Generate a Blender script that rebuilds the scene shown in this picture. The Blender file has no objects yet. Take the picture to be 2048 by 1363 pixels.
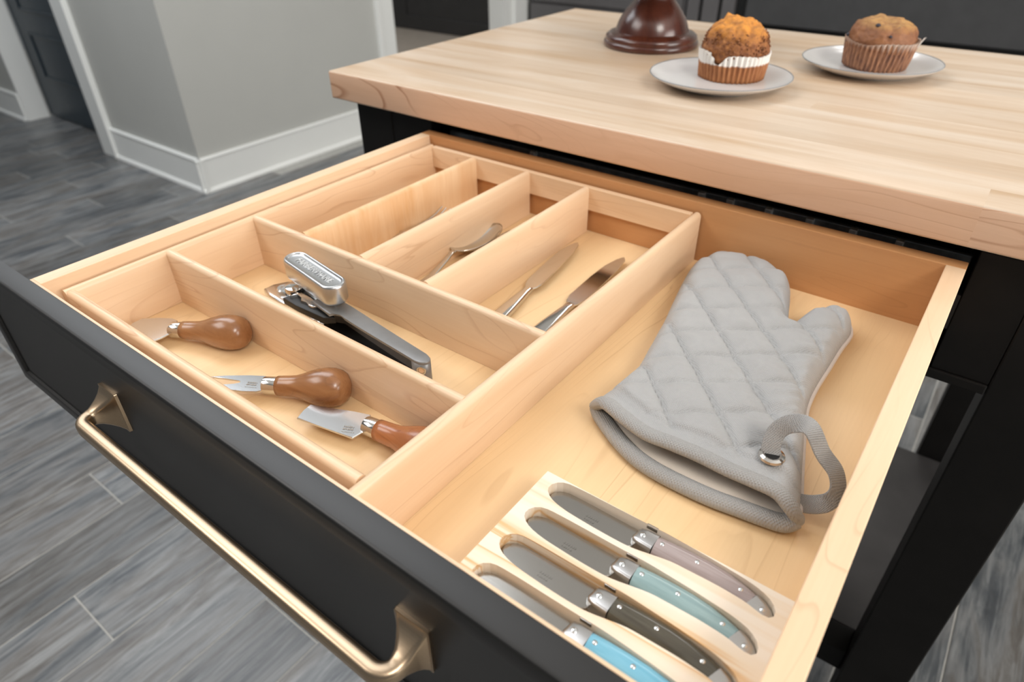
import bpy, bmesh, math, random
from math import pi, sin, cos, sqrt, radians, exp
from mathutils import Vector, Matrix, noise
from mathutils.geometry import delaunay_2d_cdt

random.seed(7)
SC = bpy.context.scene
COL = SC.collection
TOP = 0.914                     # worktop surface above the floor

# ------------------------------------------------------------------ camera
CF, YAW, PITCH, ROLL = 1323.70, 0.65086, 0.61113, -0.01063
CPOS = Vector((0.84691, -0.66469, 0.23375 + TOP))
def camera():
    cy, sy = cos(YAW), sin(YAW)
    f0 = Vector((-sy, cy, 0)); r = Vector((cy, sy, 0)); u0 = Vector((0, 0, 1))
    f = f0*cos(PITCH) - u0*sin(PITCH); u = u0*cos(PITCH) + f0*sin(PITCH)
    c, s = cos(ROLL), sin(ROLL)
    r2, u2 = r*c + u*s, u*c - r*s
    cam = bpy.data.cameras.new('camera'); o = bpy.data.objects.new('camera', cam); COL.objects.link(o)
    m = Matrix((r2, u2, -f)).transposed().to_4x4(); m.translation = CPOS
    o.matrix_world = m
    cam.sensor_width = 36.0; cam.lens = CF*36.0/2048.0
    cam.clip_start = 0.02; cam.clip_end = 60
    cam.dof.use_dof = True; cam.dof.focus_distance = 0.52; cam.dof.aperture_fstop = 6.5
    SC.camera = o
camera()

# ------------------------------------------------------------------ light and exposure
VS = SC.view_settings
VS.view_transform = 'Standard'; VS.look = 'None'; VS.gamma = 1.0; VS.use_curve_mapping = False
VS.exposure = -0.12
w = bpy.data.worlds.new('world'); SC.world = w; w.use_nodes = True
w.node_tree.nodes['Background'].inputs[0].default_value = (0.86, 0.93, 1.0, 1)
w.node_tree.nodes['Background'].inputs[1].default_value = 0.16
def area(name, loc, target, size, power, col, sy=None):
    l = bpy.data.lights.new(name, 'AREA'); l.energy = power; l.color = col
    l.shape = 'RECTANGLE'; l.size = size; l.size_y = sy or size
    o = bpy.data.objects.new(name, l); COL.objects.link(o); o.location = loc
    o.rotation_euler = (Vector(target) - Vector(loc)).to_track_quat('-Z', 'Y').to_euler()
    return o
area('ceiling_bounce_fill', (0.0, 0.3, 2.68), (0.0, 0.3, 0.0), 4.2, 15, (1.0, 0.98, 0.95))  # added soft area standing in for light bounced off the ceiling, no fixture
area('ceiling_light_main', (-0.80, -1.25, 2.62), (0.05, -0.3, 0.6), 1.3, 34, (1.0, 0.97, 0.94))
area('ceiling_light_left', (-1.65, 0.05, 2.62), (-1.65, 0.05, 0.0), 3.2, 46, (0.91, 0.95, 1.0), 0.8)
area('ceiling_light_right', (2.15, -0.85, 2.55), (0.4, -0.2, 0.85), 0.8, 34, (1.0, 0.95, 0.89))
area('back_fill_light', (0.3, 2.2, 2.62), (0.3, 2.9, 0.4), 0.8, 18, (1.0, 0.96, 0.92))  # added fill that brightens the cabinet fronts along the back wall
area('ceiling_light_pantry', (-3.2, 3.0, 2.62), (-3.2, 3.2, 0.0), 0.6, 46, (1.0, 0.96, 0.92))
area('right_fill_light', (3.35, 0.2, 1.28), (-1.5, 0.5, 2.1), 1.7, 95, (1.0, 0.97, 0.93))  # added fill from the right, tilted up to spare the floor; no window

# ------------------------------------------------------------------ materials
def nt(name):
    m = bpy.data.materials.new(name); m.use_nodes = True
    return m, m.node_tree, m.node_tree.nodes['Principled BSDF']
def nd(t, typ, **kw):
    n = t.nodes.new(typ)
    for k, v in kw.items(): setattr(n, k, v)
    return n
def ramp(t, fac, stops):
    r = nd(t, 'ShaderNodeValToRGB'); t.links.new(fac, r.inputs[0])
    e = r.color_ramp.elements
    while len(e) < len(stops): e.new(0.5)
    for i, (p, c) in enumerate(stops):
        e[i].position = p; e[i].color = (*c, 1) if len(c) == 3 else c
    return r.outputs[0]
def mix(t, fac, a, b, mode='MIX'):
    n = nd(t, 'ShaderNodeMix', data_type='RGBA', blend_type=mode)
    if isinstance(fac, (int, float)): n.inputs[0].default_value = fac
    else: t.links.new(fac, n.inputs[0])
    for i, v in ((6, a), (7, b)):
        if isinstance(v, tuple): n.inputs[i].default_value = (*v, 1)
        else: t.links.new(v, n.inputs[i])
    return n.outputs[2]
def math_(t, op, a, b=None):
    n = nd(t, 'ShaderNodeMath', operation=op)
    for i, v in enumerate((a, b)):
        if v is None: continue
        if isinstance(v, (int, float)): n.inputs[i].default_value = v
        else: t.links.new(v, n.inputs[i])
    return n.outputs[0]
def coords(t, spread=7.0):
    tc = nd(t, 'ShaderNodeTexCoord'); oi = nd(t, 'ShaderNodeObjectInfo')
    a = nd(t, 'ShaderNodeVectorMath', operation='ADD'); s = nd(t, 'ShaderNodeVectorMath', operation='SCALE')
    cx = nd(t, 'ShaderNodeCombineXYZ')
    for i in range(3): t.links.new(oi.outputs['Random'], cx.inputs[i])
    t.links.new(cx.outputs[0], s.inputs[0]); s.inputs['Scale'].default_value = spread
    t.links.new(tc.outputs['Object'], a.inputs[0]); t.links.new(s.outputs[0], a.inputs[1])
    return a.outputs[0], oi.outputs['Random']
def mapped(t, v, sc):
    m = nd(t, 'ShaderNodeMapping'); m.inputs['Scale'].default_value = sc; t.links.new(v, m.inputs[0]); return m.outputs[0]
def nois(t, v, scale=1.0, detail=4.0, rough=0.55, dist=0.0):
    n = nd(t, 'ShaderNodeTexNoise'); n.inputs['Scale'].default_value = scale; n.inputs['Detail'].default_value = detail
    n.inputs['Roughness'].default_value = rough; n.inputs['Distortion'].default_value = dist
    t.links.new(v, n.inputs['Vector']); return n.outputs['Fac']
def bump(t, b, h, strength, dist=0.001):
    n = nd(t, 'ShaderNodeBump'); n.inputs['Strength'].default_value = strength; n.inputs['Distance'].default_value = dist
    t.links.new(h, n.inputs['Height']); t.links.new(n.outputs[0], b.inputs['Normal'])

def ax(axis, along, across):
    return tuple(along if 'XYZ'[i] == axis else across for i in range(3))
def wood(name, axis, light, mid, dark, rough=0.42, vary=0.12, lines=0.35, lscale=1.0, coat=0.0, linedir=None):
    """light/mid: broad figure, dark: growth lines"""
    m, t, b = nt(name); v, rnd = coords(t)
    n1 = nois(t, mapped(t, v, ax(axis, 2.2*lscale, 20*lscale)), 1, 5, .6, .6)
    n2 = nois(t, mapped(t, v, ax(axis, 9, 420)), 1, 3, .6)
    c = ramp(t, n1, [(.30, mid), (.68, light)])
    c = mix(t, math_(t, 'MULTIPLY', n2, .16), c, dark)
    # cathedral growth lines: contour lines of a stretched noise
    n3 = nois(t, mapped(t, v, ax(axis, 1.6*lscale, 11*lscale)), 1, 2.5, .45, .9)
    fr = math_(t, 'FRACT', math_(t, 'MULTIPLY', n3, 17.0))
    ln = ramp(t, fr, [(0.0, (0, 0, 0)), (.86, (.06,)*3), (.965, (1,)*3), (1.0, (0, 0, 0))])
    n4 = nois(t, mapped(t, v, ax(axis, 4, 9)), 1, 2, .5)
    fac = math_(t, 'MULTIPLY', math_(t, 'MULTIPLY', ln, lines), ramp(t, n4, [(.42, (.1,)*3), (.66, (1,)*3)]))
    c = mix(t, fac, c, dark)
    hs = nd(t, 'ShaderNodeHueSaturation'); t.links.new(c, hs.inputs['Color'])
    t.links.new(math_(t, 'ADD', math_(t, 'MULTIPLY', rnd, vary), 1 - vary/2), hs.inputs['Value'])
    t.links.new(hs.outputs[0], b.inputs['Base Color'])
    b.inputs['Roughness'].default_value = rough; b.inputs['Coat Weight'].default_value = coat; b.inputs['Coat Roughness'].default_value = .2
    bump(t, b, n2, .12, .0004)
    return m
def plain(name, col, rough=.5, metal=0.0, nscale=0, namp=.1, bstr=0, coat=0, spec=None):
    m, t, b = nt(name)
    b.inputs['Roughness'].default_value = rough; b.inputs['Metallic'].default_value = metal; b.inputs['Coat Weight'].default_value = coat
    b.inputs['Coat Roughness'].default_value = .12
    if spec is not None: b.inputs['Specular IOR Level'].default_value = spec
    v, rnd = coords(t)
    n = nois(t, v, nscale or 30, 4)
    lo = tuple(x*(1 - namp) for x in col); hi = tuple(min(1, x*(1 + namp)) for x in col)
    t.links.new(ramp(t, n, [(.35, lo), (.65, hi)]), b.inputs['Base Color'])
    if bstr: bump(t, b, n, bstr, .0006)
    return m

MAPLE_L, MAPLE_M, MAPLE_D = (.87, .655, .45), (.77, .535, .335), (.46, .215, .095)
M = {}
for a in 'XYZ':
    M['maple' + a] = wood('maple_' + a, a, MAPLE_L, MAPLE_M, MAPLE_D, .36, .08, .5)
M['figured'] = wood('maple_figured', 'Z', (.90, .68, .45), (.74, .44, .215), (.52, .26, .11), .32, .04, .35, 1.6)
M['maple_shade'] = wood('maple_in_shade', 'X', (.60, .31, .135), (.52, .25, .10), (.36, .16, .06), .4, .05, .25)  # shade under the worktop put into a darker, redder maple for the back boards
M['drawer_bottom'] = wood('drawer_bottom_maple', 'Y', (.88, .635, .365), (.80, .555, .30), (.50, .28, .12), .40, 0.0, .42, .8)
M['stave'] = wood('butcher_block_maple', 'X', (.76, .645, .525), (.575, .40, .25), (.50, .29, .14), .33, .08, .16, .9)
M['stave_front'] = wood('butcher_block_front', 'X', (.82, .555, .39), (.72, .455, .295), (.36, .145, .065), .42, .05, .85, .9)
M['pine'] = wood('pine', 'X', (.90, .77, .60), (.80, .58, .36), (.66, .35, .13), .5, .05, .95, 3.2)
M['walnut'] = wood('acacia_handle', 'X', (.36, .17, .070), (.22, .085, .028), (.08, .03, .012), .26, .1, .5, 3.0, .35)
M['redwood'] = wood('reddish_handle', 'X', (.45, .17, .062), (.32, .105, .036), (.14, .04, .016), .26, .05, .5, 3.0, .3)
M['cherry'] = wood('dark_cherry', 'Z', (.105, .028, .014), (.048, .012, .007), (.03, .008, .005), .25, .05, .4, 1.5, .45)

def pine():
    m, t, b = nt('pine'); v, rnd = coords(t)
    n1 = nois(t, mapped(t, v, (2.2, 52, 30)), 1, 3, .5, .7); n2 = nois(t, mapped(t, v, (7, 260, 260)), 1, 3, .6)
    c = ramp(t, n1, [(.40, (.88, .79, .67)), (.52, (.84, .70, .53)), (.57, (.72, .44, .20)), (.60, (.87, .76, .62)), (.72, (.90, .81, .70)), (.82, (.80, .60, .38))])
    c = mix(t, math_(t, 'MULTIPLY', n2, .14), c, (.70, .45, .24))
    t.links.new(c, b.inputs['Base Color']); b.inputs['Roughness'].default_value = .55
    bump(t, b, n2, .15, .0004); return m
M['pine'] = pine()
def dark_lacquer():
    m, t, b = nt('dark_lacquer'); v, rnd = coords(t)
    n = nois(t, v, 900, 3); n2 = nois(t, v, 14, 3)
    t.links.new(ramp(t, n2, [(.3, (.0060, .0054, .0050)), (.7, (.0095, .0086, .0080))]), b.inputs['Base Color'])
    b.inputs['Roughness'].default_value = .46; b.inputs['Specular IOR Level'].default_value = .5
    b.inputs['Coat Weight'].default_value = .18; b.inputs['Coat Roughness'].default_value = .36
    bump(t, b, n, .06, .0004); return m
M['dark'] = dark_lacquer()
M['dark_flat'] = plain('dark_painted_wood', (.0065, .0058, .0054), .5, 0, 20, .15, spec=.22)
M['shelf'] = plain('charcoal_shelf', (.030, .028, .028), .42, 0, 9, .25)
M['void'] = plain('black_metal', (.006, .006, .006), .5)
def brushed(name, col, rough, axis='X', amp=.10, metal=1.0):
    m, t, b = nt(name); v, rnd = coords(t)
    n = nois(t, mapped(t, v, ax(axis, 30, 1500)), 1, 2)
    lo = tuple(x*(1 - amp) for x in col)
    t.links.new(ramp(t, n, [(.3, lo), (.7, col)]), b.inputs['Base Color'])
    b.inputs['Metallic'].default_value = metal; b.inputs['Roughness'].default_value = rough
    bump(t, b, n, .05, .0002); return m
M['brass'] = brushed('champagne_bronze', (.56, .42, .285), .34)
M['steel'] = brushed('polished_steel', (.66, .64, .61), .10, amp=.04)
M['blade'] = brushed('satin_blade', (.385, .37, .345), .20, amp=.03)
M['chrome'] = plain('chrome', (.70, .72, .73), .20, 1.0, 40, .03)
M['grey_metal'] = plain('grey_enamel', (.22, .22, .22), .38, .35, 60, .06)
M['satin'] = brushed('brushed_bolster_steel', (.52, .51, .50), .30, amp=.06)
M['bright'] = plain('bright_embossing', (.90, .91, .92), .32, .8)
M['knob'] = plain('satin_chrome', (.60, .61, .62), .30, 1.0, 40, .03)
M['blade_bright'] = brushed('bright_blade', (.66, .67, .68), .17, amp=.03)
M['etch'] = plain('etched_mark', (.30, .27, .23), .5, .6)
M['rail_metal'] = plain('zinc_rail', (.26, .28, .30), .4, .7, 30, .3)
M['tab_metal'] = plain('bright_zinc', (.75, .75, .74), .4, .6, 30, .2)
def fabric(name, col, scale=1500.0, b_=.5):
    m, t, b = nt(name); v, rnd = coords(t, 0)
    out = []
    for rot in (.66, .66 + pi/2):
        mp = nd(t, 'ShaderNodeMapping'); mp.inputs['Rotation'].default_value = (0, 0, rot); t.links.new(v, mp.inputs[0])
        wv = nd(t, 'ShaderNodeTexWave'); wv.inputs['Scale'].default_value = scale/6.28; t.links.new(mp.outputs[0], wv.inputs[0]); out.append(wv.outputs['Fac'])
    h = math_(t, 'MULTIPLY', out[0], out[1])
    n = nois(t, v, 45, 4)
    lo = tuple(x*.80 for x in col)
    c = mix(t, ramp(t, n, [(.3, (0,)*3), (.7, (1,)*3)]), tuple(x*.95 for x in col), col)
    c = mix(t, math_(t, 'MULTIPLY', math_(t, 'SUBTRACT', 1.0, h), .45), c, lo)
    t.links.new(c, b.inputs['Base Color']); b.inputs['Roughness'].default_value = .92
    b.inputs['Sheen Weight'].default_value = .15; b.inputs['Specular IOR Level'].default_value = .15
    bump(t, b, h, b_, .0006); return m
M['canvas'] = fabric('grey_canvas', (.43, .43, .43))
M['canvas_hem'] = fabric('grey_canvas_hem', (.40, .395, .385), 1300, .8)
M['lining'] = fabric('cream_lining', (.80, .71, .62), 1700, .3)
M['backing'] = fabric('pale_backing', (.70, .64, .60), 1700, .3)
M['strap'] = fabric('strap_webbing', (.43, .425, .42), 2200, .9)

def floor_tile():
    m, t, b = nt('weathered_wood_tile'); v, rnd = coords(t, 23.0)
    n1 = nois(t, mapped(t, v, (11, 1.7, 11)), 1, 5, .6, 1.0)
    n2 = nois(t, mapped(t, v, (60, 5.0, 60)), 1, 6, .72, .8)
    n3 = nois(t, mapped(t, v, (26, 7.0, 26)), 1, 5, .65, .5)
    c = ramp(t, n1, [(.30, (.040, .050, .062)), (.42, (.110, .120, .130)), (.50, (.200, .203, .205)), (.58, (.135, .122, .110)), (.68, (.245, .250, .252)), (.78, (.16, .165, .17))])
    c = mix(t, math_(t, 'MULTIPLY', ramp(t, n2, [(.48, (0,)*3), (.66, (1,)*3)]), .62), c, (.36, .37, .37))
    c = mix(t, math_(t, 'MULTIPLY', ramp(t, n2, [(.30, (1,)*3), (.46, (0,)*3)]), .75), c, (.048, .052, .058))
    c = mix(t, math_(t, 'MULTIPLY', ramp(t, n3, [(.52, (0,)*3), (.68, (1,)*3)]), .35), c, (.28, .28, .275))
    c = mix(t, math_(t, 'MULTIPLY', ramp(t, n3, [(.30, (1,)*3), (.45, (0,)*3)]), .30), c, (.12, .10, .082))
    hs = nd(t, 'ShaderNodeHueSaturation'); t.links.new(c, hs.inputs['Color'])
    t.links.new(math_(t, 'ADD', math_(t, 'MULTIPLY', rnd, .42), .54), hs.inputs['Value'])
    t.links.new(hs.outputs[0], b.inputs['Base Color'])
    b.inputs['Roughness'].default_value = .36
    bump(t, b, n2, .15, .0008); return m
M['tile'] = floor_tile()
M['grout'] = plain('grout', (.40, .395, .37), .8, 0, 60, .08)
M['wall'] = plain('warm_grey_wall_paint', (.48, .482, .455), .7, 0, 3, .015)
M['trimw'] = plain('white_trim_paint', (.80, .81, .785), .42, 0, 5, .01)
M['ceil'] = plain('ceiling_paint', (.72, .71, .69), .8, 0, 4, .01)
M['navy'] = plain('navy_door_paint', (.014, .028, .040), .35, 0, 6, .08)
M['taupe'] = plain('taupe_floor', (.24, .215, .185), .7, 0, 20, .06)
M['charcoal'] = plain('charcoal_door_paint', (.034, .034, .035), .4, 0, 8, .06)
M['cabinet'] = plain('charcoal_cabinet_paint', (.115, .11, .112), .42, 0, 8, .05)
M['oven'] = plain('dark_stainless', (.072, .072, .074), .36, .25, 12, .06)
M['porcelain'] = plain('white_porcelain', (.66, .645, .635), .16, 0, 9, .01, coat=.3)
M['rimline'] = plain('grey_rim_tone', (.24, .25, .26), .3)  # darker grey for the thin line along the plate edge
M['counter'] = plain('pale_quartz', (.55, .54, .52), .3, 0, 12, .05)

def resin(name, col, dark):
    m, t, b = nt(name); v, rnd = coords(t)
    n = nois(t, mapped(t, v, (14, 160, 160)), 1, 4, .6, 1.2)
    t.links.new(ramp(t, n, [(.3, dark), (.68, col)]), b.inputs['Base Color'])
    b.inputs['Roughness'].default_value = .2; b.inputs['Coat Weight'].default_value = .4; b.inputs['Coat Roughness'].default_value = .1
    return m
M['resin_mauve'] = resin('pearl_mauve_resin', (.44, .375, .37), (.30, .235, .225))
M['resin_aqua'] = resin('pearl_aqua_resin', (.33, .46, .47), (.20, .31, .32))
M['resin_olive'] = resin('dark_olive_resin', (.10, .092, .068), (.055, .047, .033))
M['resin_blue'] = resin('sky_blue_resin', (.22, .52, .68), (.15, .42, .58))

def crumb_mat(name, stops, nscale, hz=None):
    m, t, b = nt(name); v, rnd = coords(t, 0)
    n = nois(t, v, nscale, 6, .65, .5)
    c = ramp(t, n, stops)
    if hz:
        lo, hi, col, f = hz
        sx = nd(t, 'ShaderNodeSeparateXYZ'); t.links.new(v, sx.inputs[0])
        mr = nd(t, 'ShaderNodeMapRange'); t.links.new(sx.outputs[2], mr.inputs[0]); mr.inputs[1].default_value = lo; mr.inputs[2].default_value = hi
        n5 = nois(t, v, 110, 3)
        fac = math_(t, 'MULTIPLY', math_(t, 'MULTIPLY', mr.outputs[0], f), ramp(t, n5, [(.35, (.35,)*3), (.6, (1,)*3)]))
        c = mix(t, fac, c, col)
    t.links.new(c, b.inputs['Base Color']); b.inputs['Roughness'].default_value = .62
    b.inputs['Subsurface Weight'].default_value = .06; b.inputs['Subsurface Radius'].default_value = (.006, .003, .001)
    bump(t, b, nois(t, v, nscale*3, 5, .7), .7, .0015); return m
M['muffin_gold'] = crumb_mat('golden_muffin', [(.30, (.13, .042, .014)), (.50, (.27, .095, .028)), (.68, (.46, .19, .05))], 150, (.024, .042, (.74, .30, .042), .95))
M['crumb'] = crumb_mat('streusel_crumb', [(.3, (.14, .045, .015)), (.7, (.36, .145, .05))], 260)
M['muffin_brown'] = crumb_mat('brown_muffin', [(.30, (.16, .058, .022)), (.55, (.26, .105, .042)), (.75, (.34, .145, .055))], 60, (.025, .036, (.50, .28, .09), .9))
M['berry'] = plain('blueberry', (.020, .017, .028), .4, 0, 200, .3)
def paper(name, base, dark, white, zlo, zhi):
    m, t, b = nt(name); v, rnd = coords(t, 0)
    sx = nd(t, 'ShaderNodeSeparateXYZ'); t.links.new(v, sx.inputs[0])
    n = nois(t, mapped(t, v, (300, 300, 60)), 1, 4); n2 = nois(t, v, 60, 3)
    c = ramp(t, n, [(.3, dark), (.7, base)])
    zz = math_(t, 'ADD', sx.outputs[2], math_(t, 'MULTIPLY', math_(t, 'SUBTRACT', n2, .5), .006))
    mr = nd(t, 'ShaderNodeMapRange'); t.links.new(zz, mr.inputs[0]); mr.inputs[1].default_value = zlo; mr.inputs[2].default_value = zhi
    t.links.new(mix(t, mr.outputs[0], c, white), b.inputs['Base Color']); b.inputs['Roughness'].default_value = .6
    return m
M['cup_gold'] = paper('greased_paper_cup', (.42, .175, .062), (.27, .092, .030), (.80, .76, .71), .0205, .0225)
M['cup_brown'] = paper('brown_paper_cup', (.42, .20, .10), (.13, .055, .035), (.62, .52, .44), .029, .043)
M['flap'] = plain('white_paper', (.78, .75, .71), .6)

# ------------------------------------------------------------------ object helpers
WL = {}
def wl(o): return WL.get(o, Vector((0, 0, 0)))
def thing(name, label, cat, loc, group=None):
    o = bpy.data.objects.new(name, None); COL.objects.link(o); o.empty_display_size = .02
    loc = Vector(loc); o.location = loc; WL[o] = loc
    o['label'] = label; o['category'] = cat
    if group: o['group'] = group
    return o
def sub_empty(name, parent, loc):
    o = bpy.data.objects.new(name, None); COL.objects.link(o); o.empty_display_size = .02
    loc = Vector(loc); o.parent = parent; o.location = loc - wl(parent); WL[o] = loc
    return o
def obj(name, bm, mat, parent=None, smooth=False, label=None, kind=None, angle=40):
    xs = [v.co for v in bm.verts]
    mn = Vector(min(c[i] for c in xs) for i in range(3)); mx = Vector(max(c[i] for c in xs) for i in range(3))
    org = Vector(((mn.x + mx.x)/2, (mn.y + mx.y)/2, mn.z))
    for v in bm.verts: v.co -= org
    me = bpy.data.meshes.new(name)
    if smooth:
        for f in bm.faces: f.smooth = True
        for e in bm.edges:
            if len(e.link_faces) == 2 and e.calc_face_angle(0) > radians(angle): e.smooth = False
    bm.to_mesh(me); bm.free()
    for m in (mat if isinstance(mat, (list, tuple)) else [mat]): me.materials.append(m)
    o = bpy.data.objects.new(name, me); COL.objects.link(o)
    o.parent = parent; o.location = org - wl(parent); WL[o] = org
    if label: o['label'] = label
    if kind: o['kind'] = kind
    return o
def struct(name, bm, mat, **k):
    o = obj(name, bm, mat, **k); o['kind'] = 'structure'; return o
def dup(root, loc, label=None, rot=0.0, swap=None):
    r = root.copy(); COL.objects.link(r); r.location = loc; r.rotation_euler = (0, 0, rot)
    if label: r['label'] = label
    for ch in list(root.children):
        c = ch.copy(); COL.objects.link(c); c.parent = r
        if swap and ch.name.split('.')[0] in swap:
            c.data = ch.data.copy(); c.data.materials[0] = swap[ch.name.split('.')[0]]
        for g in list(ch.children):
            d = g.copy(); COL.objects.link(d); d.parent = c
    return r
def B(): return bmesh.new()
def add_box(bm, x0, x1, y0, y1, z0, z1, bev=0, seg=2):
    r = bmesh.ops.create_cube(bm, size=1.0); vs = r['verts']
    for v in vs: v.co = Vector((x0 + (v.co.x + .5)*(x1 - x0), y0 + (v.co.y + .5)*(y1 - y0), z0 + (v.co.z + .5)*(z1 - z0)))
    if bev:
        es = list({e for v in vs for e in v.link_edges})
        bmesh.ops.bevel(bm, geom=es, offset=bev, segments=seg, profile=.5, affect='EDGES')
    return bm
def box(*a, **k): return add_box(B(), *a, **k)
def add_prism(bm, poly, z0, z1, bev=0, seg=2):
    vb = [bm.verts.new((x, y, z0)) for x, y in poly]; vt = [bm.verts.new((x, y, z1)) for x, y in poly]
    n = len(poly); a = sum(poly[i][0]*poly[(i+1) % n][1] - poly[(i+1) % n][0]*poly[i][1] for i in range(n))
    fs = [bm.faces.new(vt if a > 0 else vt[::-1]), bm.faces.new(vb[::-1] if a > 0 else vb)]
    for i in range(n):
        q = [vb[i], vb[(i+1) % n], vt[(i+1) % n], vt[i]]
        bm.faces.new(q if a > 0 else q[::-1])
    if bev:
        es = [e for e in fs[0].edges]
        bmesh.ops.bevel(bm, geom=es, offset=bev, segments=seg, profile=.5, affect='EDGES')
    return bm
def add_lathe(bm, prof, c=(0, 0, 0), axis=None, seg=32, fn=None):
    """prof: (radius, height) pairs along axis"""
    z = Vector(axis or (0, 0, 1)).normalized(); c = Vector(c)
    x = z.orthogonal().normalized() if axis else Vector((1, 0, 0)); y = z.cross(x)
    rings = []
    for r, h in prof:
        if r < 1e-6: rings.append([bm.verts.new(c + z*h)])
        else:
            ring = []
            for i in range(seg):
                a = 2*pi*i/seg; rr, hh = (r, h) if fn is None else fn(r, h, a)
                ring.append(bm.verts.new(c + z*hh + (x*cos(a) + y*sin(a))*rr))
            rings.append(ring)
    for A, D in zip(rings, rings[1:]):
        if len(A) == 1 and len(D) == 1: continue
        for i in range(seg):
            j = (i + 1) % seg
            if len(A) == 1: bm.faces.new((A[0], D[j], D[i]))
            elif len(D) == 1: bm.faces.new((A[i], A[j], D[0]))
            else: bm.faces.new((A[i], A[j], D[j], D[i]))
    for ring, flip in ((rings[0], True), (rings[-1], False)):
        if len(ring) > 1 and fn is None: bm.faces.new(ring[::-1] if flip else ring)
    bmesh.ops.recalc_face_normals(bm, faces=bm.faces)
    return bm
def add_sweep(bm, rings, cap=True):
    R = [[bm.verts.new(p) for p in r] for r in rings]; n = len(R[0])
    for A, D in zip(R, R[1:]):
        for i in range(n):
            j = (i + 1) % n; bm.faces.new((A[i], A[j], D[j], D[i]))
    if cap:
        bm.faces.new(R[0][::-1]); bm.faces.new(R[-1])
    bmesh.ops.recalc_face_normals(bm, faces=bm.faces)
    return bm
def rrect(w, h, r, n=4):
    r = min(r, w/2*.999, h/2*.999); out = []
    for cx, cy, a0 in ((w/2 - r, h/2 - r, 0), (-w/2 + r, h/2 - r, pi/2), (-w/2 + r, -h/2 + r, pi), (w/2 - r, -h/2 + r, 3*pi/2)):
        for i in range(n + 1):
            a = a0 + pi/2*i/n; out.append((cx + r*cos(a), cy + r*sin(a)))
    return out
def catmull(P, n=8):
    P = [Vector(p) for p in P]; out = []
    for i in range(len(P) - 1):
        p0, p1, p2, p3 = P[max(i - 1, 0)], P[i], P[i + 1], P[min(i + 2, len(P) - 1)]
        for k in range(n):
            t = k/n; out.append(.5*((2*p1) + (p2 - p0)*t + (2*p0 - 5*p1 + 4*p2 - p3)*t*t + (3*p1 - p0 - 3*p2 + p3)*t**3))
    out.append(P[-1]); return out
def add_tube(bm, path, rx, rz=None, seg=12, up=(0, 0, 1)):
    path = [Vector(p) for p in path]; rz = rz or rx; rings = []
    for i, p in enumerate(path):
        d = (path[min(i + 1, len(path) - 1)] - path[max(i - 1, 0)]).normalized()
        s = d.cross(Vector(up)).normalized(); u = s.cross(d).normalized()
        rings.append([p + s*rx*cos(2*pi*k/seg) + u*rz*sin(2*pi*k/seg) for k in range(seg)])
    return add_sweep(bm, rings)
def bull(axis, c, th, a0, a1, z0, z1, n=6):
    """upright board with a rounded top; c is the centre across"""
    r = th/2; sec = [(-r, z0), (r, z0)] + [(r*cos(pi*i/n), z1 - r + r*sin(pi*i/n)) for i in range(n + 1)]
    if axis == 'X': rings = [[(a, c + s, z) for s, z in sec] for a in (a0, a1)]
    else: rings = [[(c + s, a, z) for s, z in sec] for a in (a0, a1)]
    return add_sweep(B(), rings)
def resample(P, step, closed=True):
    P = [Vector(p) for p in P]; out = []
    n = len(P) if closed else len(P) - 1
    for i in range(n):
        a, b = P[i], P[(i + 1) % len(P)]; k = max(1, round((b - a).length/step))
        out += [a.lerp(b, j/k) for j in range(k)]
    if not closed: out.append(P[-1])
    return out
def smooth_poly(P, it=2):
    P = [Vector(p) for p in P]
    for _ in range(it): P = [(P[i - 1] + 2*P[i] + P[(i + 1) % len(P)])/4 for i in range(len(P))]
    return P
def inside(x, y, poly):
    c = False; n = len(poly); j = n - 1
    for i in range(n):
        xi, yi = poly[i][0], poly[i][1]; xj, yj = poly[j][0], poly[j][1]
        if (yi > y) != (yj > y) and x < (xj - xi)*(y - yi)/(yj - yi) + xi: c = not c
        j = i
    return c
def segdist(x, y, L, closed=True):
    best = 9e9; n = len(L) if closed else len(L) - 1
    for i in range(n):
        ax_, ay = L[i][0], L[i][1]; bx, by = L[(i+1) % len(L)][0], L[(i+1) % len(L)][1]
        dx, dy = bx - ax_, by - ay; l = dx*dx + dy*dy
        t = 0 if l == 0 else max(0, min(1, ((x - ax_)*dx + (y - ay)*dy)/l))
        d = (x - ax_ - t*dx)**2 + (y - ay - t*dy)**2
        if d < best: best = d
    return sqrt(best)
def filled(outer, holes=(), step=None):
    """2D mesh of a polygon: vertices and triangles"""
    vs = [Vector((p[0], p[1])) for p in outer]; es = [(i, (i+1) % len(outer)) for i in range(len(outer))]
    for h in holes:
        o = len(vs); vs += [Vector((p[0], p[1])) for p in h]; es += [(o + i, o + (i+1) % len(h)) for i in range(len(h))]
    if step:
        x0 = min(v.x for v in vs); x1 = max(v.x for v in vs); y0 = min(v.y for v in vs); y1 = max(v.y for v in vs)
        op = [(v.x, v.y) for v in vs[:len(outer)]]; row = 0; y = y0 + step*.5
        while y < y1:
            x = x0 + (step*.5 if row % 2 else 0)
            while x < x1:
                if inside(x, y, op) and segdist(x, y, op) > step*.55: vs.append(Vector((x, y)))
                x += step
            y += step*.866; row += 1
    r = delaunay_2d_cdt(vs, es, [], 2 if not holes else 1, 1e-7)
    V, F = r[0], r[2]
    out = []
    for f in F:
        c = sum((V[i] for i in f), Vector((0, 0)))/len(f)
        if inside(c.x, c.y, [(p[0], p[1]) for p in outer]) and not any(inside(c.x, c.y, h) for h in holes): out.append(f)
    return V, out
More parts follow.
